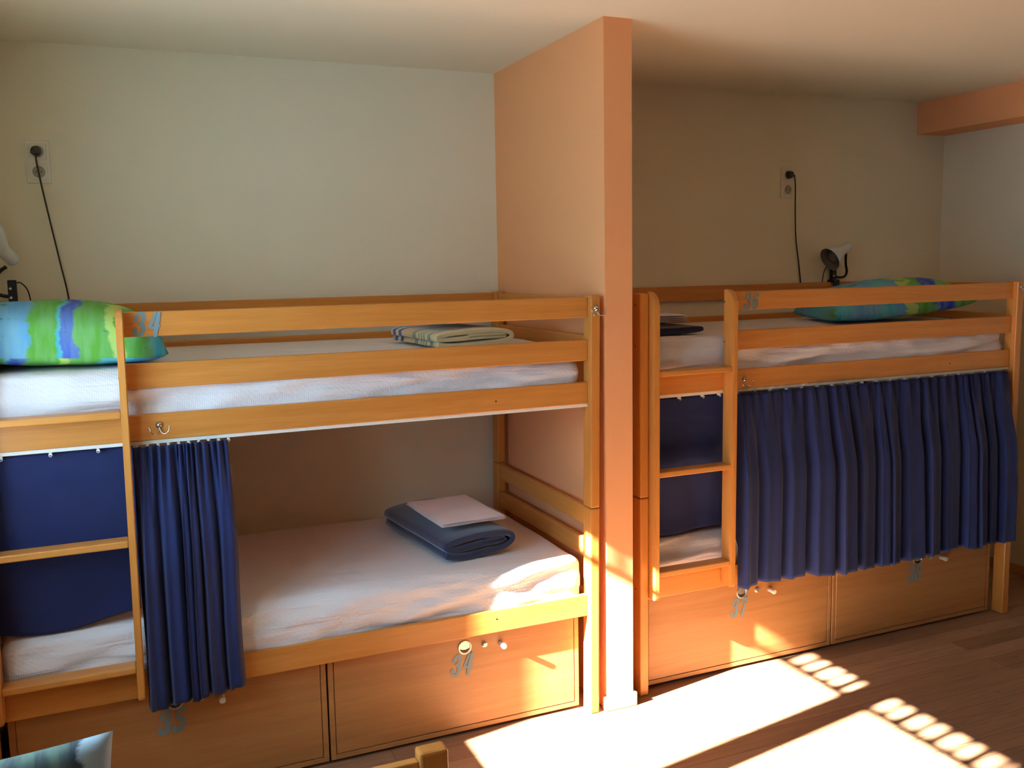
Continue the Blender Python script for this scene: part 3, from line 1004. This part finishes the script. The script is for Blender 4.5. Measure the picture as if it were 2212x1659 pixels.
# ---------------------------------------------------------------- clip lamps
def clip_lamp(base, shade_front, shade_axis, arm, label, cable, plug, railtop, whip):
    """base: foot of the clamp post on the rail; all given in world coordinates"""
    root = empty('clip_lamp', base, label, 'lamp')
    b = Vector(base)
    L = lambda p: Vector(p) - b
    bm = bmesh.new()
    box(bm, -.015, .015, -.012, .012, 0, .094, bev=.003)
    link('clamp_post', bm, M['black'], root)
    bm = bmesh.new()
    box(bm, -.022, .022, -.026, .022, -.010, .006, bev=.003)
    box(bm, -.020, .020, -.030, -.024, -.045, .004, bev=.002)
    box(bm, -.020, .020, -.024, .0, -.004, .004, bev=.002)
    link('clamp', bm, M['black'], root)
    for zz in (.028, .062):
        bm = bmesh.new()
        lathe(bm, [(0, .005), (.002, .005), (.003, .003)], (-.006, -.012, zz), (0, -1, 0), 12)
        link('screw', bm, M['satin'], root)
    bm = bmesh.new()
    tube(bm, smooth_path([L(p) for p in arm], 7), .0068, 10)
    link('arm', bm, M['black'], root, True)
    ax = Vector(shade_axis).normalized()
    prof = [(0, .067), (.008, .066), (.045, .053), (.075, .038), (.090, .029), (.098, .026), (.152, .025), (.158, .022), (.160, .012)]
    bm = bmesh.new()
    lathe(bm, prof[1:], L(shade_front), ax, 32)
    # open bell: rebuild without the front cap
    bmesh.ops.delete(bm, geom=[f for f in bm.faces if len(f.verts) > 8 and (f.calc_center_median() - (L(shade_front) + ax * .008)).length < .003], context='FACES')
    sh = link('lamp_shade', bm, [M['lamp_w'], M['lamp_in']], root, True)
    md = sh.modifiers.new('shell', 'SOLIDIFY'); md.thickness = .0015; md.offset = -1; md.material_offset = 1
    bm = bmesh.new()
    lathe(bm, [(.020, .005), (.022, .018), (.030, .026), (.044, .030), (.058, .026), (.072, .015), (.095, .0135)], L(shade_front), ax, 24)
    link('bulb', bm, M['lamp_in'], root, True)
    bm = bmesh.new()
    tube(bm, smooth_path([L(p) for p in whip], 7), .0026, 8)
    tube(bm, smooth_path([L(p) for p in cable], 7), .0032, 8)
    link('power_cord', bm, M['black'], root, True)
    pl = L(plug)
    bm = bmesh.new()
    lathe(bm, [(0, .0185), (.020, .0185), (.026, .016), (.030, .010)], pl, (0, -1, 0), 28)
    box(bm, pl.x - .018, pl.x + .018, pl.y - .034, pl.y - .026, pl.z - .012, pl.z - .002, bev=.002)
    link('plug', bm, M['plug'], root, True)
    return root

clip_lamp((3.636, 1.010, 1.6085), (3.545, .945, 1.722), (.140, .0, .075),
          [(3.672, .953, 1.778), (3.678, .962, 1.752), (3.700, .985, 1.700), (3.722, 1.000, 1.660), (3.716, 1.005, 1.634), (3.690, 1.008, 1.626), (3.650, 1.010, 1.630)],
          'white clip lamp with black arm on the rail of the right upper bunk',
          [(3.338, .998, 2.166), (3.352, 1.0, 2.155), (3.366, 1.010, 2.09), (3.374, 1.018, 1.98), (3.386, 1.022, 1.84), (3.408, 1.024, 1.72), (3.432, 1.0265, 1.58), (3.45, 1.0275, 1.50)],
          (3.329, 1.022, 2.173), 1.6, [(3.625, 1.01, 1.690), (3.600, 1.016, 1.688), (3.585, 1.024, 1.66), (3.575, 1.0275, 1.60), (3.55, 1.0275, 1.50)])
clip_lamp((-.350, .966, 1.6085), (-.420, .870, 1.878), (.085, .075, -.105),
          [(-.362, .94, 1.752), (-.385, .945, 1.735), (-.412, .950, 1.700), (-.405, .956, 1.660), (-.385, .962, 1.645), (-.355, .966, 1.640)],
          'white clip lamp at the left edge, behind the green and blue pillow',
          [(-.236, .995, 2.170), (-.236, 1.0, 2.14), (-.222, 1.005, 2.03), (-.200, 1.008, 1.88), (-.182, 1.008, 1.76), (-.165, 1.006, 1.65), (-.158, 1.005, 1.55)],
          (-.236, 1.022, 2.186), 1.6, [(-.340, .966, 1.692), (-.320, .975, 1.690), (-.300, .985, 1.66), (-.292, .992, 1.60), (-.285, .995, 1.52)])

# ---------------------------------------------------------------- single bed in the foreground
FX0, FX1, FY = -0.465, 0.527, -1.385      # its head end lies towards the bunks
sb = empty('single_bed', (FX0, FY, 0), 'low beech bed whose corner post shows at the bottom edge', 'bed')
W_ = FX1 - FX0
for x in (0, W_ - .057):
    for y in (-.038, -LBED):
        boxobj('post', M['woodZ'], sb, x, x + .057, y, y + .038, 0, .812, bev=.006)
for y in (-.030, -LBED + .009):
    for z0, z1 in ((.722, .795), (.590, .664), (.386, .4707)):
        boxobj('end_rail', M['woodX'], sb, .057, W_ - .057, y, y + .020, z0, z1)
for x in (.018, W_ - .040):
    boxobj('side_rail', M['woodY'], sb, x, x + .022, -LBED + .038, -.038, .386, .4707)
bm = bmesh.new()
for i in range(14):
    y = -.12 - i * .137
    box(bm, .041, W_ - .041, y - .065, y, .41, .422)
link('slat_base', bm, M['woodX'], sb)
bolt(sb, W_ - .030, 0, .752, (0, 1, 0), .006)
bolt(sb, W_, -.019, .752, (1, 0, 0), .005)
bolt(sb, W_ - .026, -.038, .757, (0, -1, 0), .0045)
mt_ = mattress('mattress', (FX0 + .045, FY - 2.02, .423), W_ - .09, 1.965, lambda x, y: .185, 'white sheeted mattress of the low foreground bed', 41.0, nx=36, ny=60)
p3 = pillow('pale blue and grey print pillow standing upright at the lower left corner', .56, .39, .12, 'pillowC', (-.328, -1.480, .796), (math.radians(80), 0, math.radians(0)), seed=8, puff=3.2, flat=.8)
